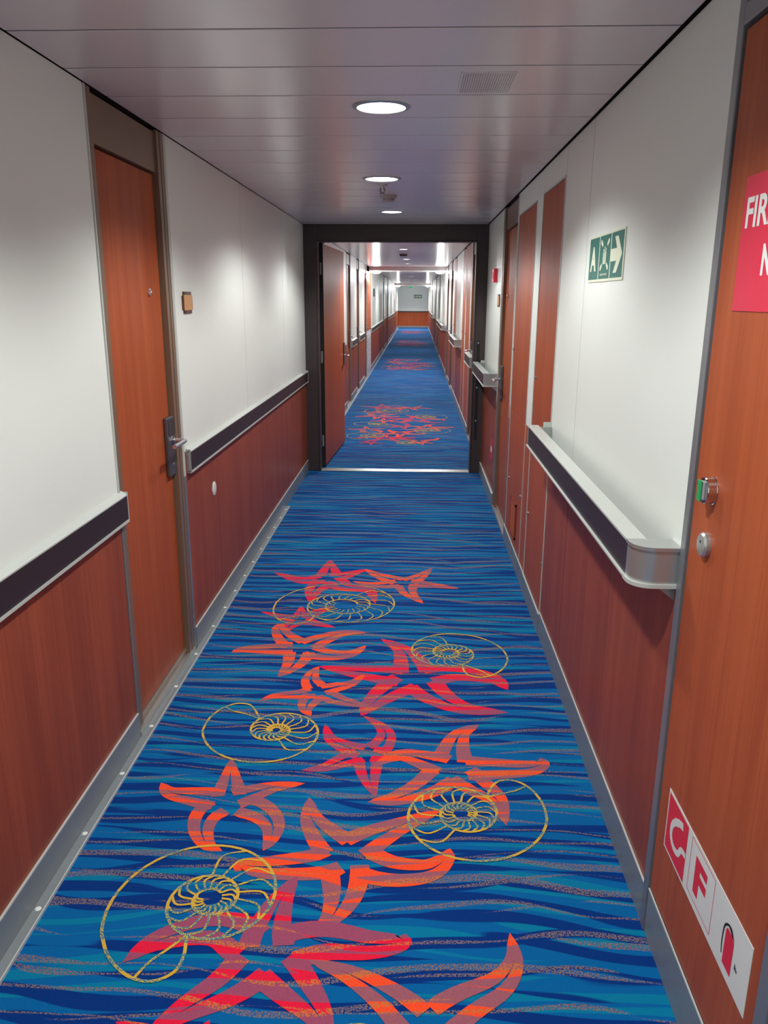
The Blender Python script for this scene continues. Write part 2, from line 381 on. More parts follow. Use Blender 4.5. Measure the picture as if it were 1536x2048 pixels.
# ------------------------------------------------------------------ baseboards and floor trim
def baseb(name, S, runs):
    mb = MB()
    for y0, y1, h, d in runs:
        S.box(mb, 0.0005, d, y0, y1, 0, h, 'steel'); S.box(mb, 0.0005, d+0.0012, y0, y1, h, h+0.004, 'alupale')
    return tag(mb.build(name), kind='structure')
baseb('baseboard_left', LS, [(YB, 2.425, 0.098, 0.006), (3.17, 6.88, 0.098, 0.006), (8.45, 11.0, 0.098, 0.006), (11.72, 12.82, 0.098, 0.006), (13.42, 14.72, 0.098, 0.006), (16.85, 23, 0.098, 0.006), (23.72, 26.3, 0.098, 0.006), (27, 34.3, 0.098, 0.006), (35.05, YE, 0.098, 0.006)])
baseb('baseboard_right', RS, [(YB, 1.03, 0.125, 0.003), (1.075, 1.622, 0.125, 0.003), (1.657, 3.392, 0.112, 0.004), (3.398, 3.965, 0.098, 0.007), (3.97, 4.16, 0.098, 0.005), (4.164, 4.905, 0.098, 0.006), (5.712, 6.88, 0.098, 0.012), (7.02, 8.15, 0.098, 0.008), (8.85, 13.3, 0.098, 0.006), (14.02, 15.0, 0.098, 0.006), (15.75, 20.6, 0.098, 0.006), (21.35, 24.4, 0.098, 0.006), (25.1, 31, 0.098, 0.006), (31.7, YE, 0.098, 0.006)])
tr = thing('trim_1', (-0.94, 4, 0), kind='structure')
mb = MB(); mb.box(-0.9535, -0.926, YB, 5.62, 0, 0.006, 'steel'); mb.box(-0.9275, -0.924, YB, 5.62, 0, 0.0085, 'alupale'); mb.build('edge_strip', tr)
mb = MB(); mb.box(-0.9535, -0.93, 7.1, YE, 0, 0.006, 'steel'); mb.box(-0.931, -0.928, 7.1, YE, 0, 0.008, 'alupale'); mb.build('edge_strip', tr)
for ys in (1.322, 1.619, 1.91, 2.208, 2.502, 2.803, 3.099, 3.4, 3.632, 3.863, 4.097, 4.334, 4.582, 4.818, 5.05, 5.29, 5.52):
    MB().lathe((-0.9415, ys, 0.0055), (0, 0, 1), [(0.008, 0), (0.008, 0.0012), (0.005, 0.003)], 'white', 14).build('screw', tr)

# ------------------------------------------------------------------ handrails
def bumper(y0, y1, label, group='flat bumper rails on the left wall', joint=None, z0=0.795):
    t = thing('handrail', (XL, (y0+y1)/2, z0+0.05), label, 'handrail', group)
    mb = MB(); LS.box(mb, 0.001, 0.019, y0+0.003, y1, z0+0.009, z0+0.088, 'dark')
    if joint: LS.box(mb, 0.001, 0.0197, joint, joint+0.004, z0+0.008, z0+0.089, 'gap')
    mb.build('vinyl_cover', t)
    mb = MB(); X = LS.X
    mb.prism([(X(0.0005), y0, z0+0.088), (X(0.0205), y0, z0+0.088), (X(0.0205), y0, z0+0.092), (X(0.0005), y0, z0+0.104)], [(X(0.0005), y1, z0+0.088), (X(0.0205), y1, z0+0.088), (X(0.0205), y1, z0+0.092), (X(0.0005), y1, z0+0.104)], 'alupale'); mb.build('top_ledge', t)
    mb = MB(); LS.box(mb, 0.0005, 0.022, y0, y1, z0, z0+0.0075, 'alupale'); mb.build('lower_lip', t)
    mb = MB(); LS.box(mb, 0.0005, 0.021, y0-0.003, y0, z0-0.002, z0+0.1, 'alu'); e = mb.build('end_cap', t)
    if y0 > 3 and y0 < 4:
        for zz in (z0+0.006, z0+0.09): MB().lathe((LS.X(0.011), y0-0.003, zz), (0, -1, 0), [(0.003, 0), (0.002, 0.001)], 'gap', 10).build('screw', e)
    mb = MB(); LS.box(mb, 0.0005, 0.021, y1, y1+0.003, z0-0.002, z0+0.1, 'alupale'); mb.build('end_cap', t)
bumper(YB+0.01, 2.452, 'dark bumper rail with pale edges left of the near cabin door')
bumper(3.197, 6.872, 'long dark bumper rail between the near cabin door and the fire door frame', joint=5.78)
bumper(11.8, 12.75, 'short bumper rail just past the open fire door leaf')
bumper(13.48, 14.7, 'second short bumper rail beyond the fire doorway on the left')
bumper(16.95, 22.9, 'long distant bumper rail above the pale louvred panel side')
bumper(27.05, 34.2, 'farthest bumper rail on the left running towards the end wall')
def deeprail(y0, y1, label, rad=0.05, z0=0.893, dep=0.102, detail=True):
    t = thing('handrail', (XR, (y0+y1)/2, z0+0.045), label, 'handrail', 'deep handrails on the right wall')
    z1 = z0+0.092; cl = max(rad+0.018, 0.03)
    def outline(o, ya, yb, r):
        p = [(0.001, ya-o)]
        n = 10
        for i in range(n+1):
            a = -PI/2 + (PI/2)*i/n
            p.append((dep+o-r + r*math.cos(a), ya-o+r + r*math.sin(a)))
        p += [(dep+o, yb), (0.001, yb)]
        return p
    def pr(mb, pts, za, zb, m): mb.prism([(RS.X(d), y, za) for d, y in pts], [(RS.X(d), y, zb) for d, y in pts], m)
    mb = MB(); RS.box(mb, dep-0.042, dep-0.002, y0+cl, y1-0.02, z0+0.008, z1-0.008, 'dark'); mb.build('vinyl_front', t)
    mb = MB(); RS.box(mb, dep-0.046, dep, y0+cl, y1, z1-0.008, z1, 'alupale'); mb.build('top_ledge', t, bevel=0.002)
    mb = MB(); RS.box(mb, 0.001, dep+0.004, y0+cl, y1, z0, z0+0.008, 'alupale'); mb.build('lower_lip', t, bevel=0.002)
    mb = MB(); pr(mb, outline(-0.002, y0, y0+cl, rad), z0+0.008, z1-0.007, 'alu'); e = mb.build('end_cap', t, smooth=True)
    mb = MB(); pr(mb, outline(0.002, y0, y0+cl, rad), z1-0.007, z1+0.001, 'alu'); mb.build('cap_lip', e, smooth=True)
    mb = MB(); pr(mb, outline(0.004, y0, y0+cl, rad), z0-0.001, z0+0.008, 'alupale'); mb.build('cap_lip', e, smooth=True)
    mb = MB(); RS.box(mb, 0.001, dep-0.001, y1-0.02, y1, z0+0.008, z1-0.008, 'alu'); RS.box(mb, 0.001, 0.035, y1, y1+0.004, z0, z1+0.012, 'alupale'); mb.build('end_cap', t)
    mb = MB(); mb.prism([(RS.X(0.001), y0+0.012, z0-0.001), (RS.X(0.045), y0+0.012, z0-0.001), (RS.X(0.001), y0+0.012, z0-0.035)], [(RS.X(0.001), y0+0.018, z0-0.001), (RS.X(0.045), y0+0.018, z0-0.001), (RS.X(0.001), y0+0.018, z0-0.035)], 'alu'); mb.build('bracket', t)
deeprail(1.659, 3.388, 'deep dark handrail with rounded metal end beside the fire cabinet')
deeprail(5.73, 6.84, 'short deep handrail between the right cabin door and the fire door frame', rad=0.006)
deeprail(7.3, 8.1, 'deep handrail stub just beyond the fire door frame', rad=0.006)
deeprail(10.43, 12.08, 'deep handrail on the right beyond the fire doorway, with square pale end', rad=0.006)
deeprail(15.8, 20.5, 'long distant deep handrail past the bright corner lamp', rad=0.006)
deeprail(25.15, 30.9, 'farthest deep handrail on the right before the end wall', rad=0.006)

# ------------------------------------------------------------------ doors
def lever_set(t, leaf, S, y, z, dirn, far=False, d0=-0.02):
    """lock plate and lever; the lever points along dirn from its neck"""
    mb = MB(); S.box(mb, d0, d0+0.018, y-0.042, y+0.042, z-0.14, z+0.095, 'lockplate'); pl = mb.build('lock_plate', leaf, bevel=0.005)
    return pl
def lever(parent, S, y, z, dirn, d0):
    mb = MB(); mb.lathe((S.X(d0), y, z), (S.sg, 0, 0), [(0.015, 0), (0.015, 0.006), (0.009, 0.008)], 'chrome', 20)
    a = spline3([(S.X(d0), y, z), (S.X(d0+0.04), y, z), (S.X(d0+0.052), y+0.012*dirn, z), (S.X(d0+0.052), y+0.06*dirn, z), (S.X(d0+0.05), y+0.145*dirn, z)])
    mb.tube(a, 0.0085, 'bright'); return mb.build('lever', parent, smooth=True)
def spline3(pts, n=20):
    pts = [Vector(p) for p in pts]; P = [2*pts[0]-pts[1]] + pts + [2*pts[-1]-pts[-2]]; out = []; sg = len(pts)-1
    for i in range(n+1):
        t = i/n*sg; k = min(int(t), sg-1); t -= k; a, b, c, d = P[k:k+4]
        out.append(0.5*((2*b) + (c-a)*t + (2*a-5*b+4*c-d)*t*t + (3*b-a-3*c+d)*t**3))
    return out
def cabin_door(name, S, y0, y1, w0, w1, label, lock='far', near=True):
    """y0..y1 outer frame, w0 / w1 stile widths"""
    t = thing(name, (S.x, (y0+y1)/2, 0), label, 'door', None, 'structure')
    mb = MB(); fr = 'bronze'
    S.box(mb, -0.075, 0.001, y0+0.010, y0+w0, 0, 2.098, fr)
    a = y1-w1; S.box(mb, -0.075, 0.001, a, a+(w1-0.028)/2-0.003, 0, 2.098, fr); S.box(mb, -0.075, -0.006, a+(w1-0.028)/2-0.003, a+(w1-0.028)/2+0.003, 0, 2.098, 'gap'); S.box(mb, -0.075, 0.002, a+(w1-0.028)/2+0.003, y1-0.028, 0, 2.098, fr)
    S.box(mb, -0.075, -0.008, y0+w0, a, 1.952, 2.09, fr)
    mb.build('frame', t)
    mb = MB()
    for za, zb, mm in ((0, 0.79, 'strip'), (0.79, 2.098, 'alupale')): S.box(mb, -0.03, 0.004, y0, y0+0.0095, za, zb, mm); S.box(mb, -0.03, 0.004, y1-0.027, y1, za, zb, mm)
    mb = mb; mb.build('edge_trim', t)
    mb = MB(); S.box(mb, -0.075, -0.012, y0+w0, a, 0, 0.036, fr); S.box(mb, -0.0115, 0.006, y0+0.01, y1-0.028, 0, 0.022, 'alu'); S.box(mb, -0.03, -0.016, y0+w0, a, 0.036, 0.043, 'alu'); mb.build('threshold', t)
    mb = MB(); S.box(mb, -0.06, -0.02, y0+w0-0.008, a-0.008, 0.046, 1.945, 'wood'); leaf = mb.build('leaf', t, bevel=0.002)
    yl = a-0.043 if lock == 'far' else y0+w0+0.05
    pl = lever_set(t, leaf, S, yl, 0.962, 0)
    mb = MB(); S.box(mb, -0.003, -0.0005, yl-0.036, yl+0.04, 0.985, 1.05, 'slot'); mb.build('card_slot', leaf)
    lv = lever(leaf, S, yl+(0.012 if lock == 'far' else -0.012), 0.962, -1 if lock == 'far' else 1, -0.002)
    MB().lathe((S.X(-0.003), yl, 0.865), (S.sg, 0, 0), [(0.009, 0), (0.009, 0.003), (0.006, 0.004)], 'chrome', 16).build('key_lock', leaf)
    ph = MB().lathe((S.X(-0.02), yl-0.098 if lock == 'far' else yl+0.2, 1.528), (S.sg, 0, 0), [(0.014, 0), (0.014, 0.006), (0.009, 0.009)], 'bright', 16).build('peephole', leaf, smooth=True)
    return t
cabin_door('door_1', LS, 2.425, 3.168, 0.05, 0.095, 'near left cabin door, brown frame, dark lock plate and chrome lever')
cabin_door('door_2', RS, 4.906, 5.710, 0.02, 0.10, 'right cabin door past the lockers, dark frame and chrome lever')
far = [('door_4', LS, 11.0, 11.72, 'first cabin door on the left beyond the fire door leaf'), ('door_5', LS, 12.82, 13.42, 'narrow wooden door between two short bumper rails'),
       ('door_6', LS, 14.72, 15.4, 'left door right beside the left corner lamp beam'), ('door_7', LS, 23.0, 23.72, 'distant left cabin door after the long bumper rail'),
       ('door_8', LS, 26.3, 27.0, 'distant left cabin door before the second lamp beam'), ('door_9', LS, 34.3, 35.05, 'farthest left cabin door near the end wall'),
       ('door_10', RS, 8.15, 8.85, 'right cabin door just beyond the fire door frame'), ('door_11', RS, 13.3, 14.02, 'right cabin door before the right corner lamp'),
       ('door_12', RS, 15.0, 15.75, 'glossy right cabin door under the right corner lamp'), ('door_13', RS, 20.6, 21.35, 'distant right cabin door after the long handrail'),
       ('door_14', RS, 24.4, 25.1, 'distant right cabin door before the farthest handrail'), ('door_15', RS, 31.0, 31.7, 'farthest right cabin door near the end wall')]
for n, S, a, b, lab in far: cabin_door(n, S, a, b, 0.05, 0.1, lab)

# fire door in the dark frame
t = thing('door_3', (-0.18, 6.95, 0), 'open wooden fire door folded back in a dark brown frame', 'fire door', None, 'structure')
mb = MB(); mb.box(-1.03, -0.842, 6.88, 7.02, 0, 2.1, 'firebrown'); mb.box(0.491, 0.66, 6.88, 7.02, 0, 2.1, 'firebrown'); mb.box(-0.842, 0.491, 6.88, 7.02, 1.962, 2.1, 'firebrown')
mb.box(-0.852, -0.84, 6.872, 6.88, 0, 1.97, 'firebrown'); mb.box(0.489, 0.50, 6.872, 6.88, 0, 1.97, 'firebrown'); mb.box(-0.84, 0.489, 6.872, 6.88, 1.958, 1.97, 'firebrown')
fr = mb.build('frame', t, bevel=0.003)
mb = MB(); mb.box(-0.84, 0.489, 6.872, 6.975, 0, 0.009, 'alu'); mb.build('threshold', t, bevel=0.003)
mb = MB(); mb.box(0.4905, 0.493, 6.90, 6.955, 0.42, 1.18, 'black'); sp = mb.build('strike_plate', fr)
mb = MB(); mb.box(0.52, 0.545, 6.8785, 6.881, 0.30, 1.16, 'black'); mb.build('strike_channel', fr)
for zz in (1.14, 0.76, 0.47): MB().lathe((0.532, 6.879, zz), (0, -1, 0), [(0.006, 0), (0.006, 0.002), (0.004, 0.003)], 'alupale', 12).build('screw', fr)
p0, p1 = Vector((-0.815, 7.035, 0)), Vector((-0.752, 8.33, 0)); d = (p1-p0).normalized(); nrm = Vector((-d.y, d.x, 0))*0.045
def ring(z, pts): return [(p.x, p.y, z) for p in pts]
pts = [p0, p1, p1+nrm, p0+nrm]
leaf = MB().prism(ring(0.016, pts), ring(1.955, pts), 'wood').build('leaf', t, bevel=0.002)
q0, q1 = p0+Vector((0, 0, 0)), p1
e = [p0-nrm*0.05-d*0.003, p0+nrm*1.05-d*0.003, p0+nrm*1.05-d*0.001, p0-nrm*0.05-d*0.001]
MB().prism(ring(0.012, e), ring(1.957, e), 'black').build('edge_band', leaf)
lp = p0 + d*1.235 - nrm*0.28
b4 = [lp-d*0.04-nrm*0.0, lp+d*0.04, lp+d*0.04+nrm*0.3, lp-d*0.04+nrm*0.3]
MB().prism(ring(0.84, b4), ring(1.06, b4), 'lockplate').build('lock_plate', leaf)
mb = MB(); o = lp - nrm*0.9; mb.tube([tuple(lp+Vector((0, 0, 0.93))), tuple(o+Vector((0, 0, 0.93)))], 0.009, 'chrome'); mb.tube([tuple(o+Vector((0, 0, 0.93))), tuple(o-d*0.11+Vector((0, 0, 0.93)))], 0.009, 'chrome'); mb.build('lever', leaf, smooth=True)
for zz in (0.25, 1.0, 1.75): MB().lathe((-0.836, 7.03, zz-0.05), (0, 0, 1), [(0.009, 0), (0.009, 0.1)], 'steel', 14).build('hinge', t)
mb = MB(); mb.box(-0.915, -0.88, 7.3, 7.36, 0.80, 0.90, 'offwhite'); mb.box(-1.03, -0.915, 7.32, 7.34, 0.83, 0.87, 'steel'); mb.build('hold_open_magnet', t)

# ------------------------------------------------------------------ right wall cabinets
t = thing('hose_cabinet', (XR, 1.35, 0.13), 'tall wooden fire cabinet door in grey metal strips with chrome lock knob', 'cabinet')
mb = MB(); RS.box(mb, -0.03, 0.006, 1.627, 1.655, 0, 2.098, 'strip'); RS.box(mb, -0.03, 0.006, 1.032, 1.071, 0, 2.098, 'strip'); RS.box(mb, -0.03, 0.006, 1.071, 1.627, 1.992, 2.028, 'strip'); mb.build('frame_strip', t, bevel=0.002)
mb = MB(); RS.box(mb, -0.03, 0.001, 1.079, 1.619, 0.132, 1.984, 'wood'); door = mb.build('door_panel', t, bevel=0.002)
mb = MB(); mb.lathe((RS.X(0.001), 1.522, 1.150), (-1, 0, 0), [(0.028, 0), (0.028, 0.002), (0.0265, 0.003), (0.0265, 0.018), (0.025, 0.0195)], 'chrome', 32); kn = mb.build('lock_knob', door, smooth=True)
mb = MB(); RS.box(mb, 0.0195, 0.0205, 1.508, 1.536, 1.128, 1.174, 'black'); mb.build('key_slot', kn)
mb = MB(); RS.box(mb, 0.020, 0.0265, 1.513, 1.531, 1.132, 1.169, 'offwhite'); RS.box(mb, 0.0265, 0.030, 1.512, 1.532, 1.129, 1.171, 'tag'); mb.build('green_cover', kn, bevel=0.002)
mb = MB(); mb.lathe((RS.X(0.001), 1.522, 1.038), (-1, 0, 0), [(0.025, 0), (0.025, 0.009), (0.021, 0.013)], 'alu', 32); ky = mb.build('key_lock', door, smooth=True)
MB().lathe((RS.X(0.0135), 1.524, 1.044), (-1, 0, 0), [(0.0032, 0), (0.003, 0.001)], 'black', 12).build('key_hole', ky)
def klock(door, y, z): MB().lathe((RS.X(0.0005), y, z), (-1, 0, 0), [(0.009, 0), (0.009, 0.006), (0.006, 0.009)], 'chrome', 16).build('key_lock', door, smooth=True)
def louvre(door, y0, y1, z0, z1, n, m='wood', d=0.001):
    mb = MB(); f = 0.012
    RS.box(mb, d, d+0.008, y0, y1, z1-f, z1, m); RS.box(mb, d, d+0.008, y0, y1, z0, z0+f, m); RS.box(mb, d, d+0.008, y0, y0+f, z0, z1, m); RS.box(mb, d, d+0.008, y1-f, y1, z0, z1, m)
    RS.box(mb, d, d+0.001, y0, y1, z0, z1, 'gap'); h = (z1-z0-2*f)/n
    for i in range(n):
        z = z0+f+i*h; X = RS.X
        mb.prism([(X(d+0.001), y0+f, z+h*0.95), (X(d+0.002), y0+f, z+h*0.95), (X(d+0.008), y0+f, z+h*0.2), (X(d+0.007), y0+f, z+h*0.1)], [(X(d+0.001), y1-f, z+h*0.95), (X(d+0.002), y1-f, z+h*0.95), (X(d+0.008), y1-f, z+h*0.2), (X(d+0.007), y1-f, z+h*0.1)], m)
    return mb.build('vent_louvre', door)
t = thing('service_locker', (XR, 3.68, 0.1), 'tall narrow wooden locker door at the far end of the deep handrail', 'locker', 'flush lockers in the right wall')
mb = MB(); RS.box(mb, -0.03, 0.002, 3.3985, 3.409, 0.104, 1.99, 'alupale'); RS.box(mb, -0.03, 0.003, 3.955, 3.9645, 0.104, 1.99, 'alupale'); RS.box(mb, -0.03, 0.002, 3.409, 3.955, 1.982, 1.99, 'alupale'); mb.build('frame_strip', t)
mb = MB(); RS.box(mb, -0.03, 0.0008, 3.413, 3.950, 0.106, 1.979, 'wood'); door = mb.build('door_panel', t, bevel=0.0015); klock(door, 3.885, 1.14); klock(door, 3.892, 0.45)
MB().lathe((RS.X(0.0005), 3.425, 0.34), (-1, 0, 0), [(0.007, 0), (0.005, 0.004)], 'lockplate', 14).build('latch', door)
t = thing('service_locker', (XR, 4.51, 0.1), 'two-door wooden locker with low vent louvre beside the right cabin door', 'locker', 'flush lockers in the right wall')
mb = MB(); RS.box(mb, -0.03, 0.002, 4.1645, 4.173, 0.104, 1.982, 'alupale'); RS.box(mb, -0.03, 0.003, 4.857, 4.8655, 0.104, 1.982, 'alupale'); RS.box(mb, -0.03, 0.002, 4.173, 4.857, 1.974, 1.982, 'alupale'); mb.build('frame_strip', t)
mb = MB(); RS.box(mb, -0.03, 0.0008, 4.177, 4.853, 0.864, 1.971, 'wood'); door = mb.build('upper_door', t, bevel=0.0015); klock(door, 4.82, 1.218); MB().lathe((RS.X(0.0005), 4.80, 1.03), (-1, 0, 0), [(0.007, 0), (0.005, 0.004)], 'lockplate', 14).build('latch', door)
mb = MB(); RS.box(mb, -0.03, 0.0008, 4.177, 4.853, 0.106, 0.860, 'wood'); door = mb.build('lower_door', t, bevel=0.0015); klock(door, 4.74, 0.446); klock(door, 4.2, 0.463); louvre(door, 4.36, 4.585, 0.16, 0.368, 14, 'woodlow')
for y0, y1, lab in ((8.953, 9.717, 'wooden locker door beyond the fire doorway, next to the pale strip'), (9.843, 10.417, 'wooden locker door before the square handrail end beyond the fire doorway'), (12.103, 12.777, 'distant wooden locker door past the square-ended handrail')):
    t = thing('service_locker', (XR, (y0+y1)/2, 0.1), lab, 'locker', 'flush lockers in the right wall')
    mb = MB(); RS.box(mb, -0.03, 0.003, y0, y0+0.012, 0.104, 2.09, 'alupale'); RS.box(mb, -0.03, 0.003, y1-0.012, y1, 0.104, 2.09, 'alupale'); mb.build('frame_strip', t)
    mb = MB(); RS.box(mb, -0.03, 0.0008, y0+0.015, y1-0.015, 0.106, 2.09, 'wood'); door = mb.build('door_panel', t); klock(door, y1-0.08, 1.1)
t = thing('louvred_cabinet', (XL, 16.1, 0.1), 'glossy wooden cabinet over a pale grey louvred panel beside the left corner lamp', 'cabinet')
mb = MB(); LS.box(mb, -0.03, 0.001, 15.41, 16.84, 0.88, 2.0, 'wood'); mb.build('upper_door', t)
mb = MB(); LS.box(mb, -0.03, 0.001, 15.41, 16.84, 0.0, 0.875, 'louvre')
for i in range(16): LS.box(mb, 0.001, 0.012, 15.5, 16.75, 0.13+i*0.044, 0.145+i*0.044, 'offwhite')
mb.build('louvre_panel', t)

# ------------------------------------------------------------------ signs and small wall fittings
def text_mesh(s, size, bold=0.0025, sx=1.0):
    cu = bpy.data.curves.new('lettering', 'FONT'); cu.body = s; cu.size = size; cu.fill_mode = 'FRONT'; cu.offset = bold
    ob = bpy.data.objects.new('lettering', cu); C.objects.link(ob)
    bpy.context.view_layer.update()
    me = bpy.data.meshes.new_from_object(ob.evaluated_get(bpy.context.evaluated_depsgraph_get()))
    V = [(v.co.x*sx, v.co.y) for v in me.vertices]; F = [tuple(p.vertices) for p in me.polygons]
    bpy.data.objects.remove(ob); bpy.data.meshes.remove(me)
    x0 = min(v[0] for v in V); y0 = min(v[1] for v in V); w = max(v[0] for v in V)-x0; h = max(v[1] for v in V)-y0
    return [(a-x0, b-y0) for a, b in V], F, w, h
def place_text(mb, s, S, yl, zb, h, w, d, m):
    """letters of height h, width w; yl is the reader's left edge on the wall, zb the base line"""
    V, F, w0, h0 = text_mesh(s, 0.1, 0.0045 if len(s) == 1 else 0.0025); k = mb.mi(m); b = len(mb.v)
    for a, c in V: mb.v.append((S.X(d), yl + S.sg*a/w0*w, zb + c/h0*h))
    for f in F: mb.f.append(tuple(b+i for i in f)); mb.m.append(k)
def flat(mb, S, pts, d, m): mb.face([(S.X(d), y, z) for y, z in pts], m)
# fire sign on the cabinet
t = thing('fire_sign', (RS.X(0.001), 1.35, 1.61), 'large red sign with white FIRE lettering on the fire cabinet door', 'sign')
mb = MB(); RS.box(mb, 0.0012, 0.003, 1.165, 1.532, 1.493, 1.724, 'red'); mb.build('panel', t)
mb = MB(); place_text(mb, 'FIRE', RS, 1.516, 1.636, 0.052, 0.125, 0.0034, 'white'); mb.build('lettering', t); mb = MB(); place_text(mb, 'N', RS, 1.426, 1.553, 0.052, 0.036, 0.0034, 'white'); mb.build('lettering', t)
# fire equipment sticker low on the cabinet
t = thing('equipment_label', (RS.X(0.001), 1.335, 0.375), 'white sticker strip with red hose square, letter F and extinguisher, low on cabinet', 'label')
ya, yb, za, zb = 1.562, 1.109, 0.301, 0.45
mb = MB(); RS.box(mb, 0.0012, 0.0024, ya, yb, za, zb, 'white'); mb.build('panel', t)
mb = MB(); d = 0.0028
flat(mb, RS, [(1.556, 0.307), (1.556, 0.444), (1.432, 0.444), (1.432, 0.307)], d, 'redprint'); mb.build('red_square', t); mb = MB()
for (a, b, c, e) in ((1.408, 1.278, 0.3175, 0.3192), (1.408, 1.278, 0.4408, 0.4425), (1.408, 1.4065, 0.3175, 0.4425), (1.2795, 1.278, 0.3175, 0.4425)): flat(mb, RS, [(a, c), (b, c), (b, e), (a, e)], d, 'redprint')
mb.build('red_outline', t); mb = MB(); place_text(mb, 'F', RS, 1.378, 0.335, 0.085, 0.062, d, 'redprint'); mb.build('lettering', t); mb = MB()
flat(mb, RS, [(1.212, 0.322), (1.212, 0.394), (1.206, 0.403), (1.181, 0.403), (1.175, 0.394), (1.175, 0.322)], d, 'redprint'); mb.build('extinguisher_drawing', t)
def stroke(mb, S, pts, w, d, m):
    pl = spline(pts, 22); n = len(pl); b = len(mb.v); k = mb.mi(m)
    for i in range(n):
        dd = (pl[min(i+1, n-1)]-pl[max(i-1, 0)]).normalized(); ww = w[0]+(w[1]-w[0])*i/(n-1)
        for s in (1, -1): mb.v.append((S.X(d), pl[i].x - dd.y*s*ww, pl[i].y + dd.x*s*ww))
    for i in range(n-1): mb.f.append((b+2*i, b+2*i+1, b+2*i+3, b+2*i+2)); mb.m.append(k)
mb = MB(); stroke(mb, RS, [(1.46, 0.423), (1.493, 0.411), (1.522, 0.384), (1.523, 0.355), (1.504, 0.341), (1.475, 0.345), (1.461, 0.365), (1.446, 0.371), (1.433, 0.371)], (0.0085, 0.0065), 0.0032, 'white'); flat(mb, RS, [(1.51, 0.412), (1.485, 0.42), (1.465, 0.43), (1.46, 0.422), (1.487, 0.403), (1.51, 0.392)], 0.0036, 'white'); mb.build('hose_symbol', t)
mb = MB(); stroke(mb, RS, [(1.182, 0.402), (1.19, 0.412), (1.205, 0.41), (1.219, 0.395), (1.222, 0.36), (1.219, 0.335)], (0.0028, 0.0016), 0.0031, 'black'); flat(mb, RS, [(1.185, 0.403), (1.2, 0.409), (1.198, 0.413), (1.172, 0.401)], 0.0031, 'black'); mb.build('hose_drawing', t)
mb = MB()
for i in range(3): flat(mb, RS, [(1.163-i*0.004, 0.353), (1.160-i*0.004, 0.353), (1.160-i*0.004, 0.365-i*0.003), (1.163-i*0.004, 0.365-i*0.003)], 0.0031, 'lockplate')
mb.build('small_print', t)
# muster sign
t = thing('muster_sign', (XR, 2.6, 1.64), 'green muster station sign with letter A and arrow above the handrail', 'sign')
mb = MB(); RS.box(mb, 0.0005, 0.003, 2.835, 2.368, 1.566, 1.711, 'glow'); mb.build('panel', t)
mb = MB()
for a, b in ((2.829, 2.690), (2.680, 2.534), (2.524, 2.378)): flat(mb, RS, [(a, 1.574), (b, 1.574), (b, 1.705), (a, 1.705)], 0.0034, 'green')
mb.build('green_field', t)
mb = MB(); place_text(mb, 'A', RS, 2.808, 1.600, 0.078, 0.085, 0.0038, 'glow'); mb.build('lettering', t)
mb = MB(); cy, cz = 2.452, 1.640
flat(mb, RS, [(cy+0.072, cz-0.018), (cy+0.072, cz+0.018), (cy-0.02, cz+0.018), (cy-0.02, cz-0.018)], 0.0038, 'glow')
for s in (1, -1): flat(mb, RS, [(cy+0.032, cz+s*0.052), (cy-0.008, cz+s*0.052), (cy-0.066, cz), (cy-0.018, cz)], 0.00385, 'glow')
mb.build('arrow', t)
mb = MB(); cy, cz = 2.607, 1.646
for sy in (1, -1):
    for sz in (1, -1):
        P = lambda a, b: (cy+sy*a, cz+sz*b)
        flat(mb, RS, [P(0.034, 0.024), P(0.026, 0.032), P(0.044, 0.046), P(0.056, 0.046), P(0.056, 0.036)], 0.0038, 'glow')
for px, h in ((-0.016, 0.030), (0.0, 0.036), (0.015, 0.028)):
    flat(mb, RS, [(cy+px+0.006, cz-0.028), (cy+px-0.006, cz-0.028), (cy+px-0.005, cz+h-0.02), (cy+px+0.005, cz+h-0.02)], 0.0038, 'glow')
    flat(mb, RS, [(cy+px+0.0045*math.cos(a), cz+h-0.014+0.0045*math.sin(a)) for a in [i*PI/5 for i in range(10)]], 0.0038, 'glow')
mb.build('pictogram', t)
mb = MB(); place_text(mb, 'MUSTER STATION', RS, 2.655, 1.584, 0.006, 0.09, 0.0038, 'glow'); mb.build('small_print', t)
# number plates
def plate(S, y, z, lab):
    t = thing('number_plate', (S.x, y, z), lab, 'plate', 'brass number plates beside the cabin doors')
    a, b, n = 0.071, 0.044, 0.016
    o = [(-a, -b+n), (-a+n, -b+n), (-a+n, -b), (a-n, -b), (a-n, -b+n), (a, -b+n), (a, b-n), (a-n, b-n), (a-n, b), (-a+n, b), (-a+n, b-n), (-a, b-n)]
    MB().prism([(S.X(-0.001), y+p, z+q) for p, q in o], [(S.X(0.006), y+p, z+q) for p, q in o], 'brassdark').build('backplate', t, bevel=0.001)
    mb = MB(); S.box(mb, 0.006, 0.0085, y-0.06, y+0.06, z-0.031, z+0.031, 'brass'); f = mb.build('face', t, bevel=0.001)
    for k in (-1, 1): mb = MB(); S.box(mb, 0.006, 0.0075, y-0.045, y+0.045, z+k*0.0375-0.005, z+k*0.0375+0.005, 'brassdark'); mb.build('border_bar', t)
plate(LS, 3.342, 1.489, 'small brass number plate on cream wall right of the near cabin door')
plate(RS, 5.85, 1.495, 'small brass number plate on cream wall past the right cabin door')
t = thing('wall_plug', (LS.X(0), 3.617, 0.625), 'round white cover disc on the wooden wainscot past the near cabin door', 'cover')
MB().lathe((LS.X(-0.001), 3.617, 0.625), (1, 0, 0), [(0.034, 0), (0.034, 0.003), (0.031, 0.005)], 'white', 28).build('disc', t, smooth=True)
flatm = MB(); flat(flatm, LS, [(3.611, 0.637), (3.623, 0.637), (3.617, 0.647)], 0.0046, 'alu'); flatm.build('arrow_mark', t)
t = thing('alarm_box', (XR, 6.08, 1.672), 'small red fire alarm box on the cream wall near the fire door frame', 'alarm')
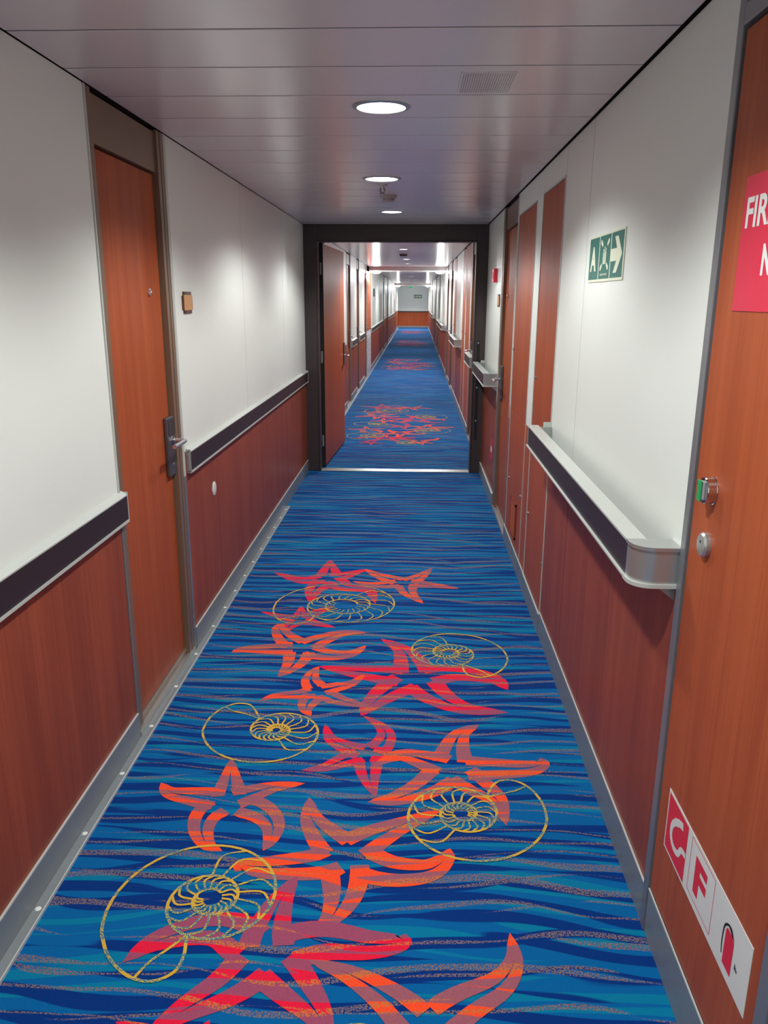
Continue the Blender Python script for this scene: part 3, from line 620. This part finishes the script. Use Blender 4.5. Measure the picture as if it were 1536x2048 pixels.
mb = MB(); RS.box(mb, -0.001, 0.03, 6.02, 6.14, 1.625, 1.722, 'red'); mb.build('housing', t, bevel=0.006)
mb = MB(); RS.box(mb, 0.03, 0.032, 6.045, 6.115, 1.648, 1.70, 'redprint'); mb.build('break_glass', t)
t = thing('warning_sticker', (XR, 5.96, 0.4), 'narrow red and white sticker on the dark wainscot beside the right cabin door', 'sticker')
mb = MB(); RS.box(mb, -0.0005, 0.0015, 5.90, 6.03, 0.315, 0.47, 'redprint'); mb.build('panel', t)
mb = MB(); RS.box(mb, 0.0015, 0.002, 5.92, 6.01, 0.37, 0.41, 'white'); mb.build('white_band', t)
t = thing('wall_notice', (XL, 18.0, 1.61), 'small dark notice plate high on the left wall beyond the corner lamp', 'sign')
mb = MB(); LS.box(mb, -0.001, 0.012, 17.8, 18.2, 1.53, 1.70, 'black'); mb.build('panel', t)
t = thing('direction_sign', (-0.04, YE, 1.57), 'long dark green direction sign on the cream end wall', 'sign')
mb = MB(); mb.box(-0.17, 0.245, YE-0.012, YE+0.001, 1.48, 1.65, 'green'); mb.build('panel', t)
mb = MB()
for a, b in ((-0.15, -0.10), (-0.06, 0.0), (0.03, 0.08), (0.11, 0.2)): mb.box(a, b, YE-0.0135, YE-0.0115, 1.52, 1.61, 'glow')
mb.build('lettering', t)
t = thing('exit_sign', (-0.2, 26.0, 1.9), 'small glowing green exit sign hanging from the far ceiling', 'sign')
mb = MB(); mb.box(-0.255, -0.155, 25.99, 26.02, 1.80, 1.855, 'exit'); mb.build('panel', t)
mb = MB(); mb.box(-0.21, -0.2, 26.0, 26.01, 1.855, 2.099, 'steel'); mb.build('hanger', t)

# ------------------------------------------------------------------ ceiling fittings
def ring_lamp(x, y, r, lab, z=2.0995):
    t = thing('downlight', (x, y, z), lab, 'ceiling light', 'round downlights recessed in the ceiling')
    MB().lathe((x, y, z+0.0004), (0, 0, -1), [(r*1.19, 0), (r*1.18, 0.003), (r*1.02, 0.006), (r*0.99, 0.0055), (r*0.97, 0.002), (r*0.97, 0.0002)], 'alu', 40).build('trim_ring', t, smooth=True)
    MB().lathe((x, y, z-0.001), (0, 0, -1), [(r*0.965, 0), (r*0.965, 0.001), (r*0.6, 0.0022)], 'lens', 40).build('lens', t, smooth=True)
    return t
def spot(x, y, z, e, ang=144, blend=0.45, size=0.05, col=(0.965, 0.99, 0.975), aim=None):
    l = bpy.data.lights.new('lamp', 'SPOT'); l.energy = e; l.spot_size = math.radians(ang); l.spot_blend = blend; l.shadow_soft_size = size; l.color = col
    o = bpy.data.objects.new('lamp', l); C.objects.link(o); o.location = (x, y, z)
    if aim: o.rotation_euler = (Vector(aim)-Vector((x, y, z))).to_track_quat('-Z', 'Y').to_euler()
    return o
E1 = 46
for x, y, r, lab in ((-0.123, 2.742, 0.079, 'nearest bright round downlight, beside the square ceiling grille'), (-0.19, 4.305, 0.084, 'middle round downlight, just before the smoke detector'), (-0.188, 5.898, 0.072, 'third round downlight, just in front of the fire door frame'),
                     (-0.18, 10.34, 0.056, 'small downlight first seen through the fire doorway'), (-0.175, 12.98, 0.062, 'second downlight beyond the fire doorway'), (-0.18, 14.68, 0.05, 'third downlight beyond the fire doorway, before the lamp beam'),
                     (-0.17, 23.6, 0.07, 'distant downlight past the first lamp beam'), (-0.07, 28.3, 0.07, 'farthest downlight before the second lamp beam')):
    ring_lamp(x, y, r, lab); spot(x, y, 2.085, E1 if y < 7 else E1*1.5)
for y in (1.17, -0.4, -1.95): spot(-0.123, y, 2.085, E1)
for y in (8.6, 19.5, 32, 39.3): spot(-0.18, y, 2.085, E1*(1.7 if y < 9 else 1.6 if y < 35 else 6))  # added lights with no fixtures, brighten the fire door leaf, corridor and end wall
t = thing('ceiling_grille', (0.185, 2.45, 2.0995), 'square perforated grille flush in the near ceiling, right of the downlight', 'grille')
mb = MB(); mb.box(0.11, 0.262, 2.35, 2.562, 2.0975, 2.1004, 'ceil'); pn = mb.build('plate', t)
mb = MB()
for i in range(22):
    for j in range(15):
        a, b = 0.116+i*0.0066, 2.358+j*0.0137
        mb.face([(a, b, 2.0972), (a+0.003, b, 2.0972), (a+0.003, b+0.008, 2.0972), (a, b+0.008, 2.0972)], 'grilledot')
mb.build('perforation', pn)
t = thing('sprinkler', (-0.195, 4.52, 2.0995), 'small dark sprinkler head hanging just past the middle downlight', 'sprinkler')
MB().lathe((-0.195, 4.52, 2.0998), (0, 0, -1), [(0.024, 0), (0.022, 0.006), (0.009, 0.009), (0.009, 0.018)], 'alu', 20).build('rose', t, smooth=True)
mb = MB()
for s in (1, -1): mb.tube([(-0.195+s*0.008, 4.52, 2.083), (-0.195+s*0.013, 4.52, 2.07), (-0.195+s*0.004, 4.52, 2.055)], 0.003, 'brassdark', 8)
mb.lathe((-0.195, 4.52, 2.056), (0, 0, -1), [(0.013, 0), (0.014, 0.003)], 'brassdark', 16); mb.build('frame', t)
t = thing('smoke_detector', (-0.18, 5.0, 2.0995), 'grey white smoke detector between the middle and third downlights', 'detector')
MB().lathe((-0.18, 5.0, 2.0998), (0, 0, -1), [(0.052, 0), (0.052, 0.01), (0.046, 0.016)], 'offwhite', 28).build('base', t, smooth=True)
MB().lathe((-0.18, 5.0, 2.084), (0, 0, -1), [(0.036, 0), (0.036, 0.012), (0.026, 0.022)], 'offwhite', 28).build('sensor_head', t, smooth=True)
t = thing('smoke_detector', (-0.2, 11.55, 2.0995), 'small detector beside the first downlights beyond the fire doorway', 'detector')
MB().lathe((-0.2, 11.55, 2.0998), (0, 0, -1), [(0.055, 0), (0.055, 0.012), (0.048, 0.03)], 'brassdark', 24).build('base', t, smooth=True)
# lamp beams farther down the corridor
for n, y0, y1, z in (('trim_2', 16.1, 16.75, 2.022), ('trim_3', 34.6, 35.3, 2.01)):
    mb = MB(); mb.box(-0.955, 0.585, y0, y1, z, 2.11, 'ceil'); tag(mb.build(n), kind='structure')
for x, y, z, lab in ((-0.825, 16.35, 2.022, 'bright corner lamp at the left end of the first ceiling beam'), (0.455, 16.35, 2.022, 'bright corner lamp at the right end of the first ceiling beam'), (-0.82, 34.9, 2.01, 'tiny corner lamp at the left end of the far ceiling beam'), (0.45, 34.9, 2.01, 'tiny corner lamp at the right end of the far ceiling beam')):
    t = thing('corner_lamp', (x, y, z), lab, 'ceiling light', 'domed corner lamps under the ceiling beams')
    MB().lathe((x, y, z+0.0004), (0, 0, -1), [(0.115, 0), (0.113, 0.008), (0.1, 0.01)], 'alu', 28).build('base', t, smooth=True)
    MB().lathe((x, y, z-0.009), (0, 0, -1), [(0.098, 0), (0.09, 0.02), (0.06, 0.034), (0.02, 0.04)], 'lens', 28).build('diffuser', t, smooth=True)
    l = bpy.data.lights.new('lamp', 'POINT'); l.energy = 30; l.shadow_soft_size = 0.04; l.color = (0.97, 0.98, 1)
    o = bpy.data.objects.new('lamp', l); C.objects.link(o); o.location = (x, y, z-0.085)

# ------------------------------------------------------------------ world and look
w = bpy.data.worlds.new('world'); bpy.context.scene.world = w; w.use_nodes = True
w.node_tree.nodes['Background'].inputs[0].default_value = (0.5, 0.5, 0.55, 1); w.node_tree.nodes['Background'].inputs[1].default_value = 0.05
sc = bpy.context.scene
sc.view_settings.view_transform = 'Standard'; sc.view_settings.look = 'None'; sc.view_settings.exposure = 0.55; sc.view_settings.gamma = 1.05
